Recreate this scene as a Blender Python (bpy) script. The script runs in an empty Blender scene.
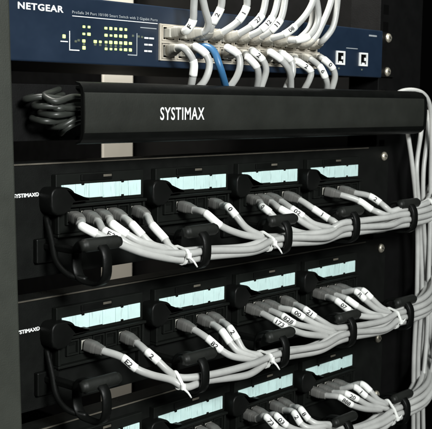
import bpy, bmesh, math, random
from mathutils import Vector, Matrix
random.seed(7)
S = 0.001                                   # everything below is written in millimetres
scene = bpy.context.scene
col = scene.collection

# ------------------------------------------------------------------ camera
cam_data = bpy.data.cameras.new('camera')
cam = bpy.data.objects.new('camera', cam_data); col.objects.link(cam)
CAM = Vector((-594.9, -519.5, 52.1)); YAW, PITCH, ROLL = 0.8477, -0.1143, 0.0143
fw = Vector((math.sin(YAW)*math.cos(PITCH), math.cos(YAW)*math.cos(PITCH), math.sin(PITCH)))
r0 = Vector((math.cos(YAW), -math.sin(YAW), 0)); u0 = r0.cross(fw)
rt = r0*math.cos(ROLL) + u0*math.sin(ROLL); up = -r0*math.sin(ROLL) + u0*math.cos(ROLL)
m3 = Matrix((rt, up, -fw)).transposed()
cam.matrix_world = Matrix.Translation(CAM*S) @ m3.to_4x4()
cam_data.sensor_fit = 'HORIZONTAL'; cam_data.sensor_width = 36.0
cam_data.lens = 1005.9/432*36.0
cam_data.clip_start = 0.01; cam_data.clip_end = 20
cam_data.dof.use_dof = True; cam_data.dof.focus_distance = 0.72; cam_data.dof.aperture_fstop = 34
scene.camera = cam

# ------------------------------------------------------------------ light
world = bpy.data.worlds.new('World'); scene.world = world; world.use_nodes = True
bg = world.node_tree.nodes['Background']
bg.inputs[0].default_value = (0.80, 0.95, 0.92, 1); bg.inputs[1].default_value = 0.007
def area_lamp(name, loc, target, sx, sy, watts, colour):
    d = bpy.data.lights.new(name, 'AREA'); d.shape = 'RECTANGLE'; d.size = sx; d.size_y = sy
    d.energy = watts; d.color = colour
    o = bpy.data.objects.new(name, d); col.objects.link(o)
    o.location = Vector(loc)*S
    o.rotation_euler = (Vector(target)-Vector(loc)).to_track_quat('-Z', 'Y').to_euler()
    return o
area_lamp('room_lamp', (-560, -1150, 470), (30, 0, -110), 0.36, 0.24, 27, (0.98, 1.0, 0.985))
area_lamp('ceiling_lamp', (250, -1000, 1300), (60, 0, -60), 0.9, 0.4, 4, (0.93, 1.0, 0.97))
area_lamp('rear_post_fill', (-150, 120, 520), (245, 400, -60), 0.25, 0.12, 8, (1.0, 0.97, 0.91))  # fill added inside the cabinet to brighten the cream post
scene.view_settings.view_transform = 'Standard'; scene.view_settings.look = 'None'
scene.view_settings.exposure = 0.0; scene.view_settings.gamma = 1.0
scene.render.engine = 'CYCLES'

# ------------------------------------------------------------------ materials
def mat(name, rgb, rough=0.5, metal=0.0, var=0.12, nscale=60, bump=0.0, bscale=400, spec=0.5, emit=None, trans=0.0, coat=0.0):
    m = bpy.data.materials.new(name); m.use_nodes = True
    nt = m.node_tree; b = nt.nodes['Principled BSDF']
    tc = nt.nodes.new('ShaderNodeTexCoord')
    geo = nt.nodes.new('ShaderNodeObjectInfo')
    nz = nt.nodes.new('ShaderNodeTexNoise'); nz.inputs['Scale'].default_value = nscale
    nz.inputs['Detail'].default_value = 6; nz.inputs['Roughness'].default_value = 0.65
    nt.links.new(tc.outputs['Object'], nz.inputs['Vector'])
    mr = nt.nodes.new('ShaderNodeMapRange')
    mr.inputs[1].default_value = 0.3; mr.inputs[2].default_value = 0.7
    mr.inputs[3].default_value = 1-var; mr.inputs[4].default_value = 1+var
    nt.links.new(nz.outputs[0], mr.inputs[0])
    rv = nt.nodes.new('ShaderNodeMapRange')
    rv.inputs[3].default_value = 1-var*0.6; rv.inputs[4].default_value = 1+var*0.6
    nt.links.new(geo.outputs['Random'], rv.inputs[0])
    mu = nt.nodes.new('ShaderNodeMath'); mu.operation = 'MULTIPLY'
    nt.links.new(mr.outputs[0], mu.inputs[0]); nt.links.new(rv.outputs[0], mu.inputs[1])
    vm = nt.nodes.new('ShaderNodeVectorMath'); vm.operation = 'SCALE'
    vm.inputs[0].default_value = rgb
    nt.links.new(mu.outputs[0], vm.inputs['Scale'])
    nt.links.new(vm.outputs[0], b.inputs['Base Color'])
    rr = nt.nodes.new('ShaderNodeMapRange')
    rr.inputs[3].default_value = max(0.05, rough-0.12); rr.inputs[4].default_value = min(1, rough+0.12)
    nt.links.new(nz.outputs[0], rr.inputs[0]); nt.links.new(rr.outputs[0], b.inputs['Roughness'])
    b.inputs['Metallic'].default_value = metal
    b.inputs['Specular IOR Level'].default_value = spec
    b.inputs['Transmission Weight'].default_value = trans
    b.inputs['Coat Weight'].default_value = coat
    if bump:
        n2 = nt.nodes.new('ShaderNodeTexNoise'); n2.inputs['Scale'].default_value = bscale
        n2.inputs['Detail'].default_value = 3
        nt.links.new(tc.outputs['Object'], n2.inputs['Vector'])
        bp_ = nt.nodes.new('ShaderNodeBump'); bp_.inputs['Strength'].default_value = bump
        bp_.inputs['Distance'].default_value = 0.0006
        nt.links.new(n2.outputs[0], bp_.inputs['Height']); nt.links.new(bp_.outputs[0], b.inputs['Normal'])
    if emit:
        b.inputs['Emission Color'].default_value = (*emit[0], 1); b.inputs['Emission Strength'].default_value = emit[1]
    return m
M = dict(
    black=mat('black_plastic', (0.0032, 0.0036, 0.0032), 0.45, bump=0.2, spec=0.18),
    cover=mat('cover_plastic', (0.019, 0.0205, 0.0175), 0.50, var=0.22, nscale=18, bump=0.2, bscale=900, spec=0.35),
    bar=mat('worn_black_plastic', (0.011, 0.012, 0.0105), 0.5, var=0.3, nscale=50, bump=0.25, bscale=500, spec=0.3),
    panel=mat('powder_coat', (0.0042, 0.0048, 0.0042), 0.55, var=0.3, bump=0.3, bscale=1500, spec=0.18),
    jack=mat('jack_plastic', (0.0055, 0.0065, 0.0055), 0.5, spec=0.2),
    post=mat('grey_green_paint', (0.025, 0.028, 0.022), 0.6, bump=0.3, bscale=1200, var=0.2, nscale=25),
    rail=mat('rail_paint', (0.003, 0.003, 0.003), 0.55, spec=0.2, bump=0.2, bscale=900),
    cream=mat('cream_paint', (0.60, 0.565, 0.49), 0.55, var=0.06, nscale=20),
    backing=mat('dark_cabinet', (0.0015, 0.0015, 0.0015), 0.9, spec=0.05),
    navy=mat('navy_face', (0.0095, 0.020, 0.040), 0.40, var=0.15, nscale=30),
    chassis=mat('chassis_paint', (0.02, 0.024, 0.03), 0.6),
    steel=mat('port_shield', (0.62, 0.57, 0.48), 0.42, metal=0.3, var=0.2, nscale=90),
    screw=mat('nickel_screw', (0.86, 0.80, 0.66), 0.42, metal=0.85, nscale=200),
    lip=mat('lit_edge_beige', (0.11, 0.10, 0.08), 0.5, metal=0.2, var=0.4, nscale=40),  # beige paints in light caught on panel lips; icon plates share it
    cable=mat('grey_cable', (0.41, 0.415, 0.40), 0.36, var=0.16, nscale=35, bump=0.15, bscale=150),
    boot=mat('grey_boot', (0.12, 0.12, 0.112), 0.5, var=0.1, nscale=50),
    switch_boot=mat('pale_boot', (0.34, 0.33, 0.29), 0.5, var=0.1, nscale=50),
    duct_shade=mat('shaded_grey_cable', (0.028, 0.031, 0.027), 0.4, var=0.15, nscale=40),  # grey cable with the shade inside the duct put into its colour
    blue=mat('blue_cable', (0.035, 0.13, 0.27), 0.38, var=0.08, nscale=35),
    sleeve=mat('white_sleeve', (0.84, 0.85, 0.82), 0.4, var=0.05, nscale=80),
    ink=mat('black_ink', (0.02, 0.02, 0.02), 0.6),
    tie=mat('white_nylon', (0.82, 0.83, 0.80), 0.3, var=0.04),
    plug=mat('clear_plug', (0.55, 0.54, 0.48), 0.25, trans=0.25),
    white=mat('white_print', (0.85, 0.87, 0.86), 0.5, var=0.04),
    dim=mat('grey_print', (0.35, 0.38, 0.40), 0.5, var=0.1),
    led=mat('lit_led', (0.6, 0.7, 0.3), 0.4, emit=((0.70, 1.0, 0.18), 1.25)),
    off=mat('dark_led', (0.10, 0.12, 0.09), 0.4),
)
def label_material():
    m = mat('port_label', (0.60, 0.80, 0.78), 0.35, var=0.08, nscale=50, coat=0.3)
    nt = m.node_tree; b = nt.nodes['Principled BSDF']
    tc = nt.nodes.new('ShaderNodeTexCoord')
    # faint printed strokes: thin uneven vertical ink lines across the card
    mp = nt.nodes.new('ShaderNodeMapping'); mp.inputs['Scale'].default_value = (900, 900, 70)
    oi = nt.nodes.new('ShaderNodeObjectInfo')
    nt.links.new(tc.outputs['Object'], mp.inputs['Vector'])
    cb = nt.nodes.new('ShaderNodeVectorMath'); cb.operation = 'ADD'
    sc = nt.nodes.new('ShaderNodeVectorMath'); sc.operation = 'SCALE'; sc.inputs[0].default_value = (91, 37, 53)
    nt.links.new(oi.outputs['Random'], sc.inputs['Scale'])
    nt.links.new(mp.outputs[0], cb.inputs[0]); nt.links.new(sc.outputs[0], cb.inputs[1])
    nz = nt.nodes.new('ShaderNodeTexNoise'); nz.inputs['Scale'].default_value = 1.0; nz.inputs['Detail'].default_value = 2
    nt.links.new(cb.outputs[0], nz.inputs['Vector'])
    rp = nt.nodes.new('ShaderNodeMapRange'); rp.inputs[1].default_value = 0.60; rp.inputs[2].default_value = 0.70
    rp.inputs[3].default_value = 1.0; rp.inputs[4].default_value = 0.66
    nt.links.new(nz.outputs[0], rp.inputs[0])
    src = b.inputs['Base Color'].links[0].from_socket
    v = nt.nodes.new('ShaderNodeVectorMath'); v.operation = 'SCALE'
    nt.links.new(src, v.inputs[0]); nt.links.new(rp.outputs[0], v.inputs['Scale'])
    nt.links.new(v.outputs[0], b.inputs['Base Color'])
    return m
M['label'] = label_material()

# ------------------------------------------------------------------ mesh helpers
def link(name, me, parent=None, loc=(0, 0, 0)):
    o = bpy.data.objects.new(name, me); col.objects.link(o)
    o.location = Vector(loc)*S
    if parent: o.parent = parent
    return o
def tag(o, label, cat=None, group=None):
    o['label'] = label
    if cat: o['category'] = cat
    if group: o['group'] = group
    return o
def empty(name, loc, label, cat, group=None):
    o = bpy.data.objects.new(name, None); col.objects.link(o)
    o.location = Vector(loc)*S; o.empty_display_size = 0.02
    return tag(o, label, cat, group)
def finish(bm, name, material, smooth=False):
    bmesh.ops.recalc_face_normals(bm, faces=bm.faces)
    me = bpy.data.meshes.new(name); bm.to_mesh(me); bm.free()
    me.materials.append(material)
    if smooth:
        for p in me.polygons: p.use_smooth = True
    return me
def box_into(bm, x0, x1, y0, y1, z0, z1, bevel=0.0, seg=2):
    r = bmesh.ops.create_cube(bm, size=1)
    for v in r['verts']:
        v.co = Vector(((x0 if v.co.x < 0 else x1), (y0 if v.co.y < 0 else y1), (z0 if v.co.z < 0 else z1)))*S
    if bevel:
        es = list({e for v in r['verts'] for e in v.link_edges})
        bmesh.ops.bevel(bm, geom=es, offset=bevel*S, segments=seg, affect='EDGES', profile=0.5)
def boxes(name, material, lst, bevel=0.4, seg=2):
    bm = bmesh.new()
    for b in lst: box_into(bm, *b, bevel=bevel, seg=seg)
    return finish(bm, name, material)
def prism_into(bm, prof, a0, a1, axis='x'):
    """extrude a closed profile; axis x: (y,z) points, axis y: (x,z) points"""
    def P(p, a): return Vector((a, p[0], p[1]))*S if axis == 'x' else Vector((p[0], a, p[1]))*S
    A = [bm.verts.new(P(p, a0)) for p in prof]; B = [bm.verts.new(P(p, a1)) for p in prof]
    n = len(prof)
    bm.faces.new(A); bm.faces.new(B[::-1])
    for i in range(n): bm.faces.new((A[i], B[i], B[(i+1) % n], A[(i+1) % n]))
def frame_into(bm, x0, x1, z0, z1, t, y0, y1):
    """rectangular ring facing -Y (y0 front, y1 back)"""
    o = [(x0, z0), (x1, z0), (x1, z1), (x0, z1)]; i = [(x0+t, z0+t), (x1-t, z0+t), (x1-t, z1-t), (x0+t, z1-t)]
    V = lambda p, y: bm.verts.new(Vector((p[0], y, p[1]))*S)
    of = [V(p, y0) for p in o]; ob = [V(p, y1) for p in o]; jf = [V(p, y0) for p in i]; jb = [V(p, y1) for p in i]
    for k in range(4):
        l = (k+1) % 4
        bm.faces.new((of[k], of[l], jf[l], jf[k])); bm.faces.new((ob[k], jb[k], jb[l], ob[l]))
        bm.faces.new((of[k], ob[k], ob[l], of[l])); bm.faces.new((jf[k], jf[l], jb[l], jb[k]))
def smooth_path(pts, step=2.0):
    """centripetal Catmull-Rom through the points, resampled evenly; also the arc length at each control point"""
    P = [Vector(p) for p in pts]
    P = [P[0]*2-P[1]] + P + [P[-1]*2-P[-2]]
    out = []; marks = []
    for i in range(1, len(P)-2):
        p0, p1, p2, p3 = P[i-1:i+3]
        t0 = 0; t1 = t0+max(.01, (p1-p0).length**.5); t2 = t1+max(.01, (p2-p1).length**.5); t3 = t2+max(.01, (p3-p2).length**.5)
        n = max(4, int((p2-p1).length/1.0)); marks.append(len(out))
        for k in range(n):
            t = t1+(t2-t1)*k/n
            A1 = p0*((t1-t)/(t1-t0))+p1*((t-t0)/(t1-t0)); A2 = p1*((t2-t)/(t2-t1))+p2*((t-t1)/(t2-t1)); A3 = p2*((t3-t)/(t3-t2))+p3*((t-t2)/(t3-t2))
            B1 = A1*((t2-t)/(t2-t0))+A2*((t-t0)/(t2-t0)); B2 = A2*((t3-t)/(t3-t1))+A3*((t-t1)/(t3-t1))
            out.append(B1*((t2-t)/(t2-t1))+B2*((t-t1)/(t2-t1)))
    marks.append(len(out)); out.append(P[-2].copy())
    L = [0.0]
    for a, b in zip(out, out[1:]): L.append(L[-1]+(b-a).length)
    return out, L, [L[i] for i in marks]
class Path:
    def __init__(s, pts): s.p, s.L, s.marks = smooth_path(pts); s.len = s.L[-1]
    def at(s, d):
        d = min(max(d, 0), s.len); lo, hi = 0, len(s.L)-1
        while hi-lo > 1:
            m = (lo+hi)//2
            if s.L[m] <= d: lo = m
            else: hi = m
        f = (d-s.L[lo])/max(1e-6, s.L[hi]-s.L[lo])
        return s.p[lo].lerp(s.p[hi], f)
    def tan(s, d): return (s.at(d+.8)-s.at(d-.8)).normalized()
def tube_into(bm, path, d0, d1, rad, sides=12, step=2.2, square=0.0, closed_ends=True):
    n = max(2, int((d1-d0)/step)); rings = []
    t = path.tan(d0); ref = Vector((0, 0, 1)) if abs(t.z) < .85 else Vector((1, 0, 0))
    nrm = (ref-t*ref.dot(t)).normalized()
    for i in range(n+1):
        d = d0+(d1-d0)*i/n; c = path.at(d); t = path.tan(d)
        nrm = (nrm-t*nrm.dot(t)).normalized(); b = t.cross(nrm)
        r = rad(i/n) if callable(rad) else rad
        ring = []
        for k in range(sides):
            a = 2*math.pi*(k+.5)/sides; ca, sa = math.cos(a), math.sin(a)
            if square:
                e = 1-square*0.6; ca = math.copysign(abs(ca)**e, ca); sa = math.copysign(abs(sa)**e, sa)
            ring.append(bm.verts.new((c+nrm*(sa*r)+b*(ca*r))*S))
        rings.append(ring)
    for A, B in zip(rings, rings[1:]):
        for k in range(sides): bm.faces.new((A[k], A[(k+1) % sides], B[(k+1) % sides], B[k]))
    if closed_ends: bm.faces.new(rings[0][::-1]); bm.faces.new(rings[-1])
def tube(name, material, path, d0, d1, rad, **kw):
    bm = bmesh.new(); tube_into(bm, path, d0, d1, rad, **kw); return finish(bm, name, material, True)
_txt = {}
def text_mesh(body, height, bold=0.0, spacing=1.0):
    """flat lettering as polygons: list of (x,y) verts in mm scaled to cap height, faces, width"""
    key = (body, bold, spacing)
    if key not in _txt:
        cu = bpy.data.curves.new('lettering', 'FONT'); cu.body = body; cu.offset = bold; cu.space_character = spacing
        cu.resolution_u = 3
        ob = bpy.data.objects.new('lettering', cu); col.objects.link(ob)
        bpy.context.view_layer.update()
        me = bpy.data.meshes.new_from_object(ob.evaluated_get(bpy.context.evaluated_depsgraph_get()))
        bpy.data.objects.remove(ob); bpy.data.curves.remove(cu)
        _txt[key] = ([(v.co.x, v.co.y) for v in me.vertices], [tuple(p.vertices) for p in me.polygons])
        bpy.data.meshes.remove(me)
    vs, fs = _txt[key]
    x0 = min(v[0] for v in vs); x1 = max(v[0] for v in vs); y1 = max(v[1] for v in vs); y0 = min(v[1] for v in vs)
    k = height/(y1-y0)
    return [((x-x0)*k, (y-y0)*k) for x, y in vs], fs, (x1-x0)*k
def front_text(name, body, x0, z0, width, height, y, material, parent, bold=0.0, spacing=1.0, slope=0.0):
    vs, fs, w = text_mesh(body, height, bold, spacing); kx = width/w
    bm = bmesh.new()
    vv = [bm.verts.new(Vector((x0+x*kx, y, z0+z+slope*x*kx))*S) for x, z in vs]
    for f in fs:
        try: bm.faces.new([vv[i] for i in f])
        except ValueError: pass
    bmesh.ops.recalc_face_normals(bm, faces=bm.faces)
    r = bmesh.ops.extrude_face_region(bm, geom=list(bm.faces))
    for v in [g for g in r['geom'] if isinstance(g, bmesh.types.BMVert)]: v.co.y += 0.25*S
    return link(name, finish(bm, name, material), parent)
PATCH = [
    (0, 0, 0, '', [(-176, -35, -29), (-170, -43, -34), (-156, -48, -41), (-133, -51, -50)]),
    (0, 0, 1, 'E3', [(-156, -35, -34), (-150, -43, -39), (-143, -48, -44), (-124, -51, -50)]),
    (0, 0, 2, '', [(-149, -35, -30), (-143, -43, -37), (-136, -48, -42), (-118, -51, -48)]),
    (0, 0, 3, '', [(-131, -35, -32), (-129, -43, -39), (-125, -48, -45), (-110, -51, -50)]),
    (0, 0, 5, '', [(-112, -35, -34), (-107, -43, -44), (-108, -48, -48), (-103, -51, -51)]),
    (0, 1, 1, '', [(-58, -35, -30), (-50, -43, -39), (-34, -48, -46), (-12, -51, -51)]),
    (0, 1, 4, '0', [(-33, -35, -27), (-33, -43, -33), (-27, -48, -42), (-12, -51, -49)]),
    (0, 2, 0, '0', [(8, -35, -30), (6, -43, -33), (19, -48, -45), (52, -51, -54)]),
    (0, 2, 1, '', [(30, -35, -33), (40, -43, -40), (48, -48, -46), (71, -51, -53)]),
    (0, 2, 2, '02', [(45, -35, -34), (50, -43, -40), (57, -48, -46), (77, -51, -51)]),
    (0, 2, 4, '1', [(74, -35, -36), (86, -43, -45), (85, -48, -46), (88, -51, -49)]),
    (0, 3, 1, '', [(141, -35, -34), (151, -43, -42), (153, -48, -44), (161, -51, -47)]),
    (0, 3, 3, '2', [(158, -35, -31), (164, -43, -37), (164, -48, -40), (169, -51, -44)]),
    (1, 0, 1, 'E2', [(-139, -35, -122), (-134, -43, -129), (-125, -48, -134), (-107, -51, -141)]),
    (1, 0, 4, '2', [(-116, -35, -122), (-113, -43, -128), (-109, -48, -134), (-101, -51, -140)]),
    (1, 1, 1, '82', [(-54, -35, -123), (-47, -43, -132), (-40, -48, -137), (-21, -51, -142)]),
    (1, 1, 3, '', [(-38, -35, -120), (-37, -43, -128), (-34, -48, -134), (-18, -51, -141)]),
    (1, 1, 4, '2', [(-29, -35, -119), (-29, -43, -127), (-27, -48, -135), (-14, -51, -140)]),
    (1, 2, 0, '173', [(26, -35, -122), (31, -43, -127), (46, -48, -134), (75, -51, -141)]),
    (1, 2, 1, '828', [(36, -35, -120), (42, -43, -126), (57, -48, -131), (78, -51, -138)]),
    (1, 2, 2, '00', [(50, -35, -118), (54, -43, -123), (63, -48, -129), (81, -51, -136)]),
    (1, 2, 4, '21', [(66, -35, -119), (70, -43, -125), (76, -48, -130), (85, -51, -135)]),
    (1, 3, 0, '07', [(111, -35, -118), (120, -43, -127), (128, -48, -132), (157, -51, -137)]),
    (1, 3, 1, '', [(127, -35, -119), (132, -43, -125), (149, -48, -134), (170, -51, -138)]),
    (1, 3, 2, 'R', [(140, -35, -114), (144, -43, -121), (155, -48, -130), (177, -51, -137)]),
    (1, 3, 3, '1', [(152, -35, -115), (154, -43, -121), (165, -48, -131), (180, -51, -136)]),
    (2, 2, 0, '73', [(17, -35, -199), (21, -43, -207), (36, -48, -215), (67, -51, -220)]),
    (2, 2, 1, '03', [(30, -35, -201), (35, -43, -209), (49, -48, -216), (73, -51, -219)]),
    (2, 2, 3, '2', [(54, -35, -204), (54, -43, -212), (57, -48, -215), (79, -51, -218)]),
    (2, 2, 4, '8', [(63, -35, -203), (65, -43, -211), (68, -48, -214), (84, -51, -218)]),
    (2, 3, 0, '888', [(119, -35, -205), (129, -43, -213), (141, -48, -218), (162, -51, -223)]),
    (2, 3, 1, '20', [(129, -35, -204), (138, -43, -210), (147, -48, -216), (166, -51, -222)]),
    (2, 3, 2, '1', [(143, -35, -201), (151, -43, -210), (157, -48, -215), (169, -51, -220)]),
    (2, 3, 3, '', [(155, -35, -201), (157, -43, -206), (162, -48, -214), (172, -51, -219)]),
]
UPPER = [
    ('F', 2, [(-49, -8, 98), (-63, -20, 99), (-68, -24, 100), (-66, -28, 106), (-67, -30, 116), (-69, -32, 138)]),
    ('', None, [(-33, -8, 98), (-43, -18, 100), (-46, -22, 101), (-48, -27, 106), (-55, -30, 115), (-65, -32, 138)]),
    ('2', 2, [(-26, -8, 98), (-40, -18, 99), (-40, -24, 107), (-36, -28, 118), (-37, -30, 125), (-40, -32, 141)]),
    ('1', 2, [(-17, -8, 97), (-32, -20, 99), (-15, -27, 110), (-9, -30, 121), (-10, -31, 128), (-12, -32, 144)]),
    ('27', 2, [(3, -8, 98), (-10, -20, 100), (0, -27, 107), (9, -30, 116), (12, -31, 127), (13, -32, 146)]),
    ('12', 2, [(14, -8, 97), (2, -20, 99), (12, -27, 105), (22, -30, 115), (27, -31, 129), (27, -32, 147)]),
    ('11', 2, [(28, -8, 97), (15, -20, 99), (24, -27, 105), (32, -30, 114), (36, -31, 129), (35, -32, 148)]),
    ('08', 2, [(37, -8, 97), (26, -20, 98), (40, -27, 103), (51, -30, 110), (70, -31, 127), (80, -32, 153)]),
    ('', 2, [(60, -8, 96), (52, -20, 97), (58, -26, 100), (69, -30, 103), (79, -32, 117), (69, -32, 152)]),
    ('', None, [(74, -8, 96), (66, -18, 98), (71, -20, 102), (82, -22, 112), (83, -24, 127), (72, -26, 152)]),
    ('', None, [(93, -8, 96), (84, -18, 98), (91, -20, 103), (96, -24, 115), (104, -26, 132), (108, -28, 156)]),
    ('', None, [(104, -8, 96), (95, -18, 98), (98, -24, 102), (105, -28, 112), (108, -30, 131), (105, -32, 155)]),
]
LOWER = [
    ('', 3, [(-70, -8, 87), (-78, -20, 89), (-74, -28, 87), (-69, -32, 78), (-69, -32, 69), (-67, -28, 60), (-61, -22, 51)]),
    ('', 2, [(-49, -8, 90), (-58, -18, 90), (-58, -24, 89), (-54, -30, 84), (-52, -32, 77), (-54, -30, 66), (-57, -24, 58), (-61, -20, 51)]),
    ('', 2, [(-1, -8, 90), (-15, -18, 91), (-23, -24, 90), (-18, -30, 85), (-18, -32, 77), (-19, -30, 69), (-22, -24, 59), (-24, -20, 51)]),
    ('', 2, [(8, -8, 89), (-4, -20, 88), (-2, -26, 84), (2, -32, 76), (5, -31, 69), (9, -26, 59), (13, -22, 52)]),
    ('2', 2, [(20, -8, 88), (8, -18, 90), (3, -26, 89), (10, -31, 82), (13, -32, 75), (12, -28, 61), (16, -22, 52)]),
    ('', 2, [(37, -8, 88), (27, -18, 91), (25, -26, 89), (33, -31, 83), (41, -33, 75), (50, -28, 62), (58, -22, 52)]),
    ('', 2, [(53, -8, 89), (43, -18, 91), (44, -22, 89), (52, -26, 83), (52, -28, 74), (49, -24, 62), (50, -20, 52)]),
    ('2', 2, [(69, -8, 88), (58, -18, 87), (61, -26, 83), (71, -32, 75), (70, -31, 68), (70, -26, 60), (71, -22, 52)]),
    ('6', 2, [(88, -8, 88), (80, -18, 88), (88, -28, 80), (91, -32, 71), (95, -31, 66), (100, -27, 59), (106, -22, 53)]),
    ('0', 2, [(103, -8, 89), (94, -18, 90), (94, -28, 86), (102, -32, 78), (105, -32, 72), (107, -27, 60), (110, -22, 53)]),
]
BLUE = [(-28, -8, 89), (-46, -20, 90), (-46, -30, 87), (-45, -36, 75), (-31, -30, 60), (-19, -22, 52)]
RISERS = [
     [(237, -22, 44), (237, -25, 23), (242, -28, -7), (254, -28, -56), (256, -30, -129), (255, -30, -199), (260, -30, -286)] ,
     [(270, -22, 44), (261, -25, 21), (247, -30, -8), (255, -30, -56), (262, -32, -130), (260, -32, -199), (266, -32, -287)] ,
     [(284, -20, 44), (276, -24, 20), (267, -26, -13), (270, -26, -58), (279, -28, -132), (276, -28, -203), (284, -28, -293)] ,
     [(216, -20, 55), (222, -24, 61), (234, -30, 63), (249, -34, 59), (262, -34, 45), (271, -32, -23), (274, -32, -112), (274, -32, -192), (259, -36, -228), (215, -44, -224)] ,
     [(300, -24, 44), (296, -26, 6), (292, -22, -44), (300, -22, -105), (296, -24, -176), (298, -30, -220), (300, -34, -293)] ,
     [(295, -34, -144), (288, -36, -183), (270, -40, -215), (234, -46, -225), (205, -48, -224)] ,
]
DUCT = [
     [(-198, -20, 46), (-193, -28, 47), (-180, -30, 46), (-155, -25, 45)] ,
     [(-194, -18, 42), (-192, -30, 40), (-177, -28, 41), (-155, -25, 43)] ,
     [(-182, -14, 56), (-194, -24, 52), (-194, -32, 50), (-177, -28, 52), (-152, -22, 50)] ,
     [(-182, -12, 34), (-185, -26, 33), (-176, -30, 39), (-154, -24, 39)] ,
     [(-175, -14, 29), (-180, -28, 34), (-165, -26, 38), (-148, -22, 36)] ,
]

# ------------------------------------------------------------------ setting: dark back of the cabinet
wl = link('wall', boxes('wall', M['backing'], [(-420, 2600, 760, 780, -900, 900)], 0)); wl['kind'] = 'structure'
wl['label'] = 'dark back of the cabinet behind the equipment'

# ------------------------------------------------------------------ rack frame
def post_mesh():                     # the cabinet upright stands a little out of plumb
    me = boxes('post', M['post'], [(-330, -230.4, -40, -6, -400, 220)], 1.5)
    for v in me.vertices: v.co.x -= 0.0258*v.co.z
    return me
rack = empty('equipment_rack', (0, 0, -400), 'black equipment rack frame with grey-green left upright and cream rear post', 'rack')
def rpart(name, me): return link(name, me, rack, (0, 0, 400))
p = rpart('front_post', post_mesh()); p['label'] = 'grey-green painted front upright at the left edge'
rpart('mounting_rail', boxes('rail', M['rail'], [(-300, -223, 0.4, 34, -400, 220)], 0.6))
bm = bmesh.new(); box_into(bm, 223, 300, 0.4, 34, -400, 220, .6)
r_ = rpart('mounting_rail', finish(bm, 'rail', M['rail']))
hole = boxes('rail_hole', M['backing'], [(-4.5, 4.5, -0.1, 0.3, -4.5, 4.5)], 0)
for i in range(22):
    z = 138-31.75/2*i
    if not any(abs(z-q) < 8 for q in (111, 80, 0, -57, -89, -146, -178)):
        h = link('rail_hole', hole, r_, (232.5, 0.4, z))
p = rpart('rear_post', boxes('rear_post', M['cream'], [(237, 287, 400, 404, -400, 330), (283, 287, 404, 430, -400, 330)], 1)); p['label'] = 'cream painted rear post glimpsed between the devices'
rpart('side_panel', boxes('side_panel', M['rail'], [(300, 304, 34, 760, -400, 330)], 0.5))

def screw_mesh():
    bm = bmesh.new(); N = 18
    prof = [(0.0, -3.2), (1.6, -3.1), (3.2, -2.5), (4.2, -1.4), (4.5, 0.0)]
    rings = []
    for rr, y in prof[1:]:
        rings.append([bm.verts.new(Vector((rr*math.cos(2*math.pi*k/N), y, rr*math.sin(2*math.pi*k/N)))*S) for k in range(N)])
    c = bm.verts.new(Vector((0, -2.1, 0))*S)
    for k in range(N): bm.faces.new((c, rings[0][k], rings[0][(k+1) % N]))
    for A, B in zip(rings, rings[1:]):
        for k in range(N): bm.faces.new((A[k], A[(k+1) % N], B[(k+1) % N], B[k]))
    bm.faces.new(rings[-1])
    return finish(bm, 'screw', M['screw'], True)
SCREW = screw_mesh()
slot_me = boxes('screw_slot', M['ink'], [(-2.6, 2.6, -0.5, 0.3, -0.5, 0.5), (-0.5, 0.5, -0.52, 0.28, -2.6, 2.6)], 0)
def screw(parent, x, y, z, base=(0, 0, 0)):
    s = link('screw', SCREW, parent, (x-base[0], y-base[1], z-base[2]))
    k = link('screw_slot', slot_me, s, (0, -2.45, 0)); k.rotation_euler.y = random.uniform(0, 1.5)

# ------------------------------------------------------------------ network switch
sw = empty('network_switch', (0, 0, 73.8), 'navy blue rack-mounted network switch with lit green lights at the top', 'switch')
def sp(name, me, loc=(0, 0, 0), parent=None):
    return link(name, me, parent or sw, loc if parent else (loc[0], loc[1], loc[2]-73.8))
sp('chassis', boxes('chassis', M['chassis'], [(-219, 219, 0.6, 230, 74.6, 116.6)], .8))
sp('faceplate', boxes('faceplate', M['navy'], [(-220, 220, -5, 0.2, 74, 117.4)], 1.2, 3))
for s_, x0, x1 in ((-1, -241, -221), (1, 221, 246)):
    sp('mounting_ear', boxes('mounting_ear', M['rail'], [(x0, x1, -2.4, -0.2, 75, 116.5)], .4))
for z in (111.5, 80): screw(sw, 232.5, -2.4, z, (0, 0, 73.8))
front_text('brand_lettering', 'NETGEAR', -201, 106.2-73.8, 36.5, 4.3, -5.25, M['white'], sw, 0.025, 1.12)
front_text('title_lettering', 'ProSafe 24 Port 10/100 Smart Switch with 2 Gigabit Ports', -157, 105.9-73.8, 79, 2.4, -5.2, M['dim'], sw, 0.0, 1.1)
sp('printed_rule', boxes('rule', M['white'], [(-157, -78, -5.2, -4.9, 104.6, 105.1)], 0))
sp('printed_rule', boxes('rule', M['dim'], [(-95, -79, -5.2, -4.9, 100.9, 101.5)], 0))
sp('printed_bracket', boxes('rule', M['white'], [(-159.6, -159, -5.2, -4.9, 83, 95), (-159.6, -151, -5.19, -4.89, 82.4, 83.1)], 0))
sp('printed_bracket', boxes('rule', M['dim'], [(-98.6, -98, -5.2, -4.9, 82, 97), (-107, -98, -5.19, -4.89, 81.4, 82.1)], 0))
sp('printed_rule', boxes('rule', M['white'], [(-167, -160.8, -5.2, -4.9, 87.6, 88.3)], 0))
for z, w in ((94.2, 9.5), (89.6, 8), (85.1, 7.5)):
    sp('printed_legend', boxes('legend', M['white'], [(-91, -91+w*.42, -5.2, -4.9, z-.6, z+.6), (-91+w*.5, -91+w, -5.2, -4.9, z-.6, z+.6)], 0))
LED = boxes('led', M['led'], [(-1.55, 1.55, -0.5, 0.3, -1.2, 1.2)], .3, 1)
OFF = boxes('led', M['off'], [(-1.0, 1.0, -0.35, 0.3, -0.8, 0.8)], .2, 1)
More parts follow.
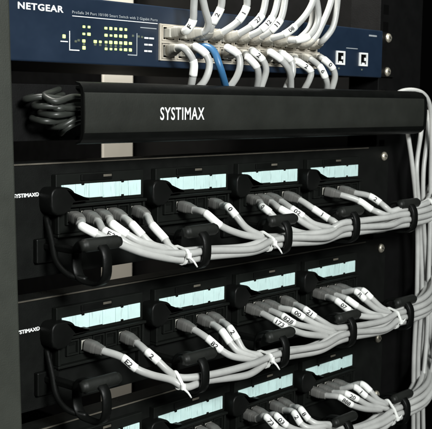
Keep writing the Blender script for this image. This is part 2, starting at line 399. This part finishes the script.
cols = [-127.3, -122.8, -118.3, -113.7, -109.1]
for z, xs in ((98.7, [-147, -142.5]+cols), (94.0, [-147, -142.5]+cols), (89.4, [-147, -137.1, -132.6]+cols+[-104.5]), (84.9, [-147]+cols+[-104.5])):
    for x in xs:
        o = sp('indicator_light', LED, (x+random.uniform(-.15, .15), -5, z+(x+125)*.012))
        s_ = random.uniform(.66, .98); o.scale = (s_, 1, s_*random.uniform(.85, 1.1))
sp('indicator_light', LED, (-164, -5, 91.2)).scale = (.8, 1, 1)
for x, z in ((-102, 95), (-96.5, 94.8), (-93.2, 94.6), (-147, 87.1), (-137, 87.2), (-132.5, 87.2), (-127.3, 87.1), (-122.8, 87.1), (-118.3, 87.1), (-113.7, 87.1), (-154, 88.5), (-151.5, 89.3)):
    sp('unlit_indicator', OFF, (x, -5, z))
# shielded port block, two rows of twelve
PORTX = [-67+15.8*i for i in range(12)]
ROWZ = (98.6, 85.8)
bm = bmesh.new()
box_into(bm, -75.5, 119, -5.9, -4.9, 91.4, 93.2, .2)              # bright rib between the rows
box_into(bm, -75.5, 119, -5.7, -4.9, 103.9, 105.2, .2); box_into(bm, -75.5, 119, -5.7, -4.9, 79.0, 80.3, .2)
for i in range(13):
    x = -75.2+15.8*i
    for z0, z1 in ((80.3, 91.4), (93.2, 103.9)): box_into(bm, x-.9, x+1.2, -5.7, -4.9, z0, z1, .2)
box_into(bm, -77, -75.6, -7, -4.9, 79, 105.2, .3)
blk = sp('port_shield', finish(bm, 'port_shield', M['steel']))
def port_mesh(flip):
    bm = bmesh.new(); frame_into(bm, -6.6, 6.6, -5.2, 5.2, .9, -0.9, 0.2)
    k = -1 if flip else 1
    box_into(bm, -1.9, 1.9, -0.85, 0.1, min(k*4.3, k*2.9), max(k*4.3, k*2.9), .1)
    for q in range(8): box_into(bm, -3.5+q, -3.1+q, -0.6, 0.1, min(-k*4.3, -k*1.8), max(-k*4.3, -k*1.8), 0)
    return finish(bm, 'port', M['steel'])
PT = [port_mesh(False), port_mesh(True)]
hole_me = boxes('port_opening', M['backing'], [(-5.8, 5.8, -0.25, 0.15, -4.4, 4.4)], 0)
for r, z in enumerate(ROWZ):
    for x in PORTX:
        o = link('port', PT[r], blk, (x, -5, z)); 
        link('port_opening', hole_me, sw, (x, -5.02, z-73.8))
upl = bmesh.new(); frame_into(upl, -6.4, 6.4, -6, 6, 1.5, -1.4, 0.2)
box_into(upl, -2, 2, -1.0, .1, -4.6, -3, .1); box_into(upl, 1.8, 3.9, -1.0, .1, -1.2, 1.6, .1)
upl = finish(upl, 'uplink_port', M['white'])
for x in (150.5, 187):
    o = sp('uplink_port', upl, (x, -5, 89.8)); link('port_opening', hole_me, o, (0, -0.02, 0))
for x in (150.5, 187): sp('unlit_indicator', OFF, (x-1, -5, 80.6))
sp('printed_rule', boxes('rule', M['dim'], [(160, 178, -5.2, -4.9, 98.6, 99.2)], 0))
sp('printed_legend', boxes('rule', M['dim'], [(196, 209, -5.2, -4.9, 111.2, 112.6)], 0))

# ------------------------------------------------------------------ horizontal cable manager
cm = empty('cable_manager', (0, 0, 22), 'long black cable duct with smooth cover below the blue switch', 'cable manager')
def mp_(name, me, loc=(0, 0, 0)): return link(name, me, cm, (loc[0], loc[1], loc[2]-22))
mp_('back_channel', boxes('back_channel', M['rail'], [(-241, 241, -3, -0.2, 23.5, 60)], .4))
F = boxes('duct_finger', M['black'], [(-2.5, 2.5, -38, -3, -1, 1)], .4)
for i in range(11):
    x = -150+35*i
    for z in (25.5, 58.5): mp_('duct_finger', F, (x, 0, z))
prof = [(-37.5, 22.2), (-41.5, 23.2), (-44.2, 26.6), (-45.0, 30.5), (-45.3, 44), (-45.0, 57.5), (-44.2, 61.4), (-41.5, 64.6), (-37.5, 65.6), (-37.0, 64.5), (-40.6, 63.0), (-42.2, 58), (-42.3, 30), (-40.6, 24.8), (-37.0, 23.4)]
bm = bmesh.new()
# cover built as rings so the right end rounds off
NX = [(-182, 1.0, 0), (-60, 1.0, 0), (60, 1.0, 0), (180, 1.0, 0), (226, 1.0, 0), (233, .97, .3), (237.5, .90, 1.2), (240.5, .80, 2.6), (242, .66, 4.5)]
rings = []
for x, k, dy in NX:
    rings.append([bm.verts.new(Vector((x, y+dy, 42.2+(z-43.9)*k*.9))*S) for y, z in prof])
n = len(prof)
for A, B in zip(rings, rings[1:]):
    for i in range(n): bm.faces.new((A[i], B[i], B[(i+1) % n], A[(i+1) % n]))
bm.faces.new(rings[0]); bm.faces.new(rings[-1][::-1])
me = finish(bm, 'cover', M['black'], True)
cv = mp_('cover', me)
mod = cv.modifiers.new('edges', 'EDGE_SPLIT'); mod.split_angle = math.radians(40)
ip = [(-45.2, 30.2), (-45.7, 31.2), (-46.0, 37), (-46.1, 44), (-46.0, 51), (-45.7, 57), (-45.2, 58.2), (-44.8, 58.0), (-44.8, 30.4)]
bm = bmesh.new(); ip = [(y, 42.2+(z-43.9)*.9) for y, z in ip]
prism_into(bm, ip, -181.6, 229, 'x')
me = finish(bm, 'face_strip', M['cover'], True)
fs_ = mp_('face_strip', me); md = fs_.modifiers.new('edges', 'EDGE_SPLIT'); md.split_angle = math.radians(30)
front_text('brand_lettering', 'SYSTIMAX', -116, 37.6-22, 43.6, 8.6, -46.25, M['white'], cm, 0.010, 1.1)

# ------------------------------------------------------------------ patch panels
PITCH_U = -88.9; MODP = 92.24; LABX = -168.8
def jack_xz(m, j): return LABX+MODP*m+9+11.6*j, -27.0
HOUSING = boxes('module_housing', M['jack'], [(-4, 76, -7, -2.2, -18.5, 1.5), (-4, 76, -6.2, -2.2, -38, -19), (-4, 76, -11, -2.2, -20.6, -18.6), (-4, 76, -9, -2.2, -40, -38.1), (-4, -2, -9, -2.2, -38, -20.7), (74, 76, -9, -2.2, -38, -20.7)], .5)
TAB = boxes('index_tab', M['black'], [(17, 45, -8.2, -6.8, -3.6, 0.6)], .4)
ICON = boxes('icon_plate', M['lip'], [(36.5, 44, -8.5, -8.1, -1.6, 0.0)], .1)
CLIP = boxes('label_clip', M['black'], [(-1.2, 1.2, -8.6, -6.9, -.9, .9)], .3, 1)
TILES = []
for k in range(6):
    h0 = -15.3-random.uniform(0, .15)-(0.6 if k > 2 else 0)
    TILES.append(boxes('label_tile', M['label'], [(0.25, 12.05, -7.9, -6.9, h0, -5.6)], .2, 1))
bm = bmesh.new(); frame_into(bm, -5.3, 5.3, -5.2, 5.2, 1.1, -8.6, -6.1)
for q in range(8): box_into(bm, -3.0+.8*q, -2.7+.8*q, -7.2, -6.2, 1.2, 3.9, 0)
JACK = finish(bm, 'jack', M['jack'])
def latch_mesh():
    bm = bmesh.new(); pr = []
    for a in range(0, 91, 10): pr.append((-9-5*math.cos(math.radians(a)), -12+5.5*math.sin(math.radians(a))))        # left shoulder
    for a in range(90, -1, -6): pr.append((-2+9.5*math.cos(math.radians(a)), -14.5+8*math.sin(math.radians(a))))       # right shoulder
    pr += [(19, -14.4), (19.5, -15.2), (19, -16.6), (5, -17.2), (2, -22), (-3, -24.5), (-9, -24.5), (-13, -22), (-14, -18)]
    prism_into(bm, pr, -14.5, -2.0, 'y')
    bmesh.ops.recalc_face_normals(bm, faces=bm.faces)
    es = [e for e in bm.edges if all(abs(v.co.y+0.0145) < 1e-5 for v in e.verts)]
    bmesh.ops.bevel(bm, geom=es, offset=1.4*S, segments=3, affect='EDGES', profile=.5)
    me = finish(bm, 'latch', M['black'], True); return me
LATCH = latch_mesh()
def ring_mesh():
    bm = bmesh.new(); N = 36; R_ = []
    for k in range(N):
        a = 2*math.pi*k/N; ca, sa = math.cos(a), math.sin(a); e = .72
        y = math.copysign(abs(ca)**e, ca); z = math.copysign(abs(sa)**e, sa)
        q = []
        for (x, t) in ((-4, -.2), (-3.2, .9), (3.2, .9), (4, -.2), (3.4, -1.1), (-3.4, -1.1)):
            q.append(bm.verts.new(Vector((x-6, -49+y*(14.6+t), -51+z*(13.5+t)))*S))
        R_.append(q)
    for k in range(N):
        A, B = R_[k], R_[(k+1) % N]
        for i in range(6): bm.faces.new((A[i], A[(i+1) % 6], B[(i+1) % 6], B[i]))
    return finish(bm, 'cable_ring', M['black'], True)
RING = ring_mesh()
def bar_mesh():
    bm = bmesh.new(); p = Path([(-20, -55, -38.5), (-4, -55, -38.5), (12, -55, -38.5)])
    tube_into(bm, p, 0, p.len, lambda f: 4.3-(1.0 if f < .04 or f > .96 else 0), 18, 1.2)
    return finish(bm, 'retaining_bar', M['bar'], True)
BAR = bar_mesh()
ARM = boxes('ring_arm', M['black'], [(-9.5, -2.5, -36.5, -2, -47, -43), (-15, 3, -6, -2, -56, -40)], .8)
RINGX = [-173+MODP*k for k in range(5)]
RANK = ['top', 'middle', 'bottom']
panels = []
for r in range(3):
    dz = PITCH_U*r
    pp = empty('patch_bay', (0, 0, -65.5+dz), f'{RANK[r]} of three black patch panels, with four pale cyan label strips', 'patch panel', 'patch panels stacked in the rack')
    panels.append(pp); off = (0, 0, 65.5)
    bm = bmesh.new(); box_into(bm, -241.5, 241.5, -2, 0, -65.5, 9.5, .3); box_into(bm, -219, 219, -2.05, 14, 7.6, 9.6, .3); box_into(bm, -219, 219, -2.05, 14, -65.6, -63.6, .3)
    link('faceplate', finish(bm, 'faceplate', M['panel']), pp, off)
    link('top_lip', boxes('top_lip', M['lip'], [(-205, 205, -2.9, -2.1, 8.2, 9.2)], .25), pp, off)  # pale strip: light caught along the top edge, put in as colour
    front_text('brand_lettering', 'SYSTIMAX®', -203.5, -12.4+65.5, 20.5, 2.7, -2.25, M['white'], pp, 0.03, 1.0)
    for x in (-232.5, 232.5):
        for z in (0, -57): screw(pp, x, -2, z+65.5)
    for m in range(4):
        h = link('module_housing', HOUSING, pp, (LABX+MODP*m, 0, 65.5))
        for x in (18.2, 54.5):
            for z in (-5.5, -15.6): link('label_clip', CLIP, h, (x, 0, z))
        link('index_tab', TAB, h); link('icon_plate', ICON, h)
        for k in range(6): link('label_tile', TILES[k], h, (12.12*k, 0, random.uniform(-.06, .06)))
        for j in range(6): link('jack', JACK, h, (9+11.6*j, 0, -27))
        lt = link('latch', LATCH, h)
        md = lt.modifiers.new('edges', 'EDGE_SPLIT'); md.split_angle = math.radians(45)
    for k in range(5):
        g = link('cable_ring', RING, pp, (RINGX[k], 0, 65.5))
        link('retaining_bar', BAR, g); link('ring_arm', ARM, g)
    # curved guard at the left end of the panel
    gp = Path([(-178, -3, -26), (-181, -12, -40), (-185, -22, -53), (-184, -32, -60), (-177, -42, -63)])
    link('end_guard', tube('end_guard', M['black'], gp, 0, gp.len, 2.0, sides=10), pp, off)

# ------------------------------------------------------------------ cables
ORD = ['first', 'second', 'third', 'fourth', 'fifth', 'sixth', 'seventh', 'eighth', 'ninth', 'tenth', 'eleventh', 'twelfth']
FACE = Vector((-.72, -.68, .12)).normalized()
def wrapped_text(body, path, d0, d1, r, parent):
    h = 3.5; vs, fs, w = text_mesh(body, h, 0.03, 1.0)
    k = min(1.25, (d1-d0-2)/w); mid = (d0+d1)/2
    bm = bmesh.new(); vv = [bm.verts.new((x, y, 0)) for x, y in vs]
    for f in fs:
        try: bm.faces.new([vv[i] for i in f])
        except ValueError: pass
    bmesh.ops.triangulate(bm, faces=bm.faces)
    for _ in range(3):
        lg = [e for e in bm.edges if e.calc_length() > .7]
        if lg: bmesh.ops.subdivide_edges(bm, edges=lg, cuts=1); bmesh.ops.triangulate(bm, faces=bm.faces)
    for v in bm.verts:
        x, y = v.co.x, v.co.y
        d = mid+(x-w/2)*k; c = path.at(d); t = path.tan(mid)
        n = (FACE-t*FACE.dot(t)).normalized(); b = n.cross(t); a = (y-h/2)/r
        v.co = (c+(n*math.cos(a)+b*math.sin(a))*(r+.12))*S
    link('marking', finish(bm, 'marking', M['ink']), parent)
RC = 2.65
def cable(label, group, pts, mark=None, sleeve=None, boot=True, material='cable', boot_mat='boot', name='patch_cable', cat='cable', rad=RC, plug_up=False):
    path = Path(pts); root = empty(name, (0, 0, 0), label, cat, group)
    root.location = Vector(pts[0])*S; inv = tuple(-a for a in pts[0])
    d0 = 4.0 if boot else 0
    link('jacket', tube('jacket', M[material], path, d0, path.len, rad), root, inv)
    if boot:
        def br(f): return 4.1 if f < .5 else 4.1-1.2*(f-.5)/.5 - (.22 if int(f*22) % 2 else 0)
        link('boot', tube('boot', M[boot_mat], path, 0.2, 14.5, br, sides=16, step=.75, square=.85), root, inv)
        x, y, z = pts[0]
        link('plug', boxes('plug', M['plug'], [(-4.6, 4.6, -4.5 if boot_mat == 'switch_boot' else 0.9, 3.0, -3.2, 3.2), (-1.3, 1.3, 1, 2.8, 3.0, 4.0) if not plug_up else (-1.3, 1.3, 1, 2.8, -4.0, -3.0)], .4), root)
    if sleeve is not None:
        a, b = path.marks[sleeve], path.marks[sleeve+1]
        if b-a < 11: mid = (a+b)/2; a, b = mid-5.5, mid+5.5
        s_ = link('marker_sleeve', tube('marker_sleeve', M['sleeve'], path, a, b, rad+.35, sides=16, step=1.2), root, inv)
        if mark: wrapped_text(mark, path, a, b, rad+.35, s_)
    return path

SLOTS = [(-8.1, -6), (-10.5, -1.2), (-2.7, -6), (2.7, -6), (-5.3, -1.2), (8.1, -6), (0, -1.2), (5.3, -1.2), (-8.1, 3.6), (10.5, -1.2), (-2.7, 3.6), (2.7, 3.6), (-5.3, 8.2), (0, 8.2), (8.1, 3.6), (5.3, 8.2)]
GONE = [(2, 0, 1, '', None), (2, 0, 4, '', None), (2, 1, 1, '', None), (2, 1, 3, '', None), (2, 1, 4, '', None)]
crossings = {}
for r in range(3):
    dz = PITCH_U*r; n = 0; counter = {}
    items = [c for c in PATCH if c[0] == r]
    if r == 2:                                  # modules one and two of the bottom panel lie below the picture
        items = [(2, c[1], c[2], c[3], [(x, y, z+PITCH_U) for x, y, z in c[4]]) for c in PATCH if c[0] == 1 and c[1] < 2] + items
    for (_, m, j, mark, q) in items:
        jx, jz = jack_xz(m, j); dy, ds = SLOTS[n % len(SLOTS)]
        pts = [(jx, -9, jz+dz), (jx+(q[0][0]-jx)*.30, -23, jz+dz-1.2+(q[0][2]-jz-dz)*.2)] + list(q)
        for k in range(m+1, 5):
            X = RINGX[k]; zr = -51+dz
            if k > m+1: pts.append((X-46, -50+dy*1.12+random.uniform(-2, 1.5), zr+ds-1.6+random.uniform(-2.6, 1.8)))
            if X-20 > pts[-1][0]+6: pts.append((X-20, -49+dy*.95, zr+ds))
            pts.append((X, -49+dy*.95, zr+ds))
        zr = -51+dz; f = random.uniform(-2, 2)
        pts += [(226, -49+dy, zr+ds*1.05+2), (258, -40+dy, zr+ds*1.05+6+f), (296, -20+dy, zr+ds*1.3+13+2*f), (350, 4+dy, zr+ds*1.4+18+2*f)]
        c = counter.get(m, 0); counter[m] = c+1; n += 1
        where = f'{ORD[m]} module of {RANK[r]} patch panel'
        if r == 2 and m < 2: lab = f'grey cable from the {where}, {ORD[c]} from its left'
        else: lab = f'grey cable with {"marked" if mark else "blank"} sleeve, {ORD[c]} from left, {where}'
        pa = cable(lab, 'grey patch cables in the patch panels', pts, mark, 2, plug_up=True)
        crossings.setdefault(r, []).append(pa)

for i, (mark, s_, q) in enumerate(UPPER):
    x, z = PORTX[i], ROWZ[0]
    pts = [(x, -6.5, z), (x*.6+q[1][0]*.4, -17, z+1.5)] + list(q[2:])
    pts[-1:] = [q[-1], (q[-1][0]+random.uniform(-6, 6), q[-1][1]+4, q[-1][2]+45)]
    cable(f'grey cable curving up from upper port row of the switch, {ORD[i]} from left', 'grey cables in the switch', pts, mark, s_, boot_mat='switch_boot')
LC = [0, 1, 4, 5, 6, 7, 8, 9, 10, 11]
for i, (mark, s_, q) in enumerate(LOWER):
    x, z = PORTX[LC[i]], ROWZ[1]
    pts = [(x, -6.5, z), (x*.6+q[1][0]*.4, -17, z*.5+q[1][2]*.5)] + list(q[2:])
    cable(f'grey cable hanging from lower port row of the switch into duct, {ORD[i]} from left', 'grey cables in the switch', pts, mark, s_, boot_mat='switch_boot', plug_up=True)
pts = [(PORTX[2], -6.5, ROWZ[1])] + BLUE[1:]
cable('blue cable hanging from the switch among the grey ones', None, pts, material='blue', boot_mat='blue', plug_up=True)

RL = ['grey cable at left of the vertical bundle, emerging below the duct end', 'grey cable slanting left beneath the duct end in the vertical bundle',
      'grey cable third from left in the vertical bundle below the duct end', 'grey cable arching over the right end of the black duct',
      'grey cable at the right picture edge in the vertical bundle', 'grey cable sweeping from lower right edge into the bottom ring']
for q, l in zip(RISERS, RL): cable(l, 'vertical cables at the right post', q, boot=False, name='riser_cable', rad=2.2)
DL = ['topmost', 'second', 'third', 'fourth', 'fifth', 'sixth', 'seventh', 'lowest']
loops = [(2, 0, 0, 0), (0, 0, 0, 0), (1, 0, 0, 0), (3, 0, 0, 0), (4, 0, 0, 0), (2, 5, -5, 2), (1, -4, -3.5, 5), (0, -6, 5, 6)]
loops.sort(key=lambda l: -(DUCT[l[0]][1][2]+l[2]))
for i, (k, dx, dz, dy) in enumerate(loops):
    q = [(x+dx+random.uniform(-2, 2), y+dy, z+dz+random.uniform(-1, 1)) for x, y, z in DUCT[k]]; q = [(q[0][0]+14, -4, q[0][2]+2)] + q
    cable(f'grey cable loop, darkened for shade inside the open left duct end, {DL[i]} of eight', 'cables in the duct end', q, boot=False, name='duct_cable', material='duct_shade', rad=2.0)

# ------------------------------------------------------------------ white cable ties round the bundles
def hull(pts):
    pts = sorted(set(pts)); 
    def half(ps):
        h = []
        for p in ps:
            while len(h) > 1 and (h[-1][0]-h[-2][0])*(p[1]-h[-2][1])-(h[-1][1]-h[-2][1])*(p[0]-h[-2][0]) <= 0: h.pop()
            h.append(p)
        return h[:-1]
    return half(pts)+half(pts[::-1])
def cable_tie(label, r, X, tail=(4, -6, -8), w=1.3):
    cs = []
    for pa in crossings[r]:
        for a, b in zip(pa.p, pa.p[1:]):
            if a.x <= X < b.x:
                f = (X-a.x)/(b.x-a.x); c = a.lerp(b, f)
                if -70 < c.y < -34 and abs(c.z-(-51+PITCH_U*r)) < 18: cs.append((c.y, c.z)); break
    if not cs: return
    pp = [(round(y+RC*1.06*math.cos(a*.3927), 3), round(z+RC*1.06*math.sin(a*.3927), 3)) for y, z in cs for a in range(16)]
    H = hull(pp); cy = sum(p[0] for p in H)/len(H); cz = sum(p[1] for p in H)/len(H)
    bm = bmesh.new(); R_ = []
    for y, z in H:
        d = Vector((y-cy, z-cz)).normalized()
        R_.append([bm.verts.new(Vector((X+dx, y+d.x*t, z+d.y*t))*S) for dx, t in ((-w, -.1), (-w, .9), (w, .9), (w, -.1))])
    for k in range(len(R_)):
        A, B = R_[k], R_[(k+1) % len(R_)]
        for i in range(4): bm.faces.new((A[i], A[(i+1) % 4], B[(i+1) % 4], B[i]))
    front = min(H, key=lambda p: p[0]+.25*p[1]); low = min(H, key=lambda p: p[1]+.3*p[0])
    root = empty('cable_tie', (X, low[0], low[1]), label, 'cable tie', 'white cable ties on the bundles')
    inv = (-X, -low[0], -low[1])
    link('strap', finish(bm, 'strap', M['tie']), root, inv)
    link('head', boxes('head', M['tie'], [(X-1.8, X+1.8, front[0]-2.6, front[0]-.2, front[1]-2, front[1]+2)], .6), root, inv)
    p0 = Vector((X, front[0]-1.5, front[1]-1)); tp = Path([p0, p0+Vector((tail[0]*.5, tail[1]*.6, tail[2]*.4)), p0+Vector(tail)])
    link('tail', tube('tail', M['tie'], tp, 0, tp.len, lambda f: .95-.35*f, sides=6, square=.5), root, inv)
for r, k in ((0, 1), (0, 2), (1, 1), (1, 2), (1, 4), (2, 4)):
    cable_tie(f'white cable tie round the cables left of {ORD[k]} ring of {RANK[r]} patch panel' if k < 4 else f'white cable tie left of the rightmost ring on the {RANK[r]} patch panel', r, RINGX[k]-23, (5, -3, -7) if k < 4 else (7, 0, 3))
cable_tie('white cable tie right of the rightmost ring on the top patch panel', 0, RINGX[4]+34, (4, -2, 7))
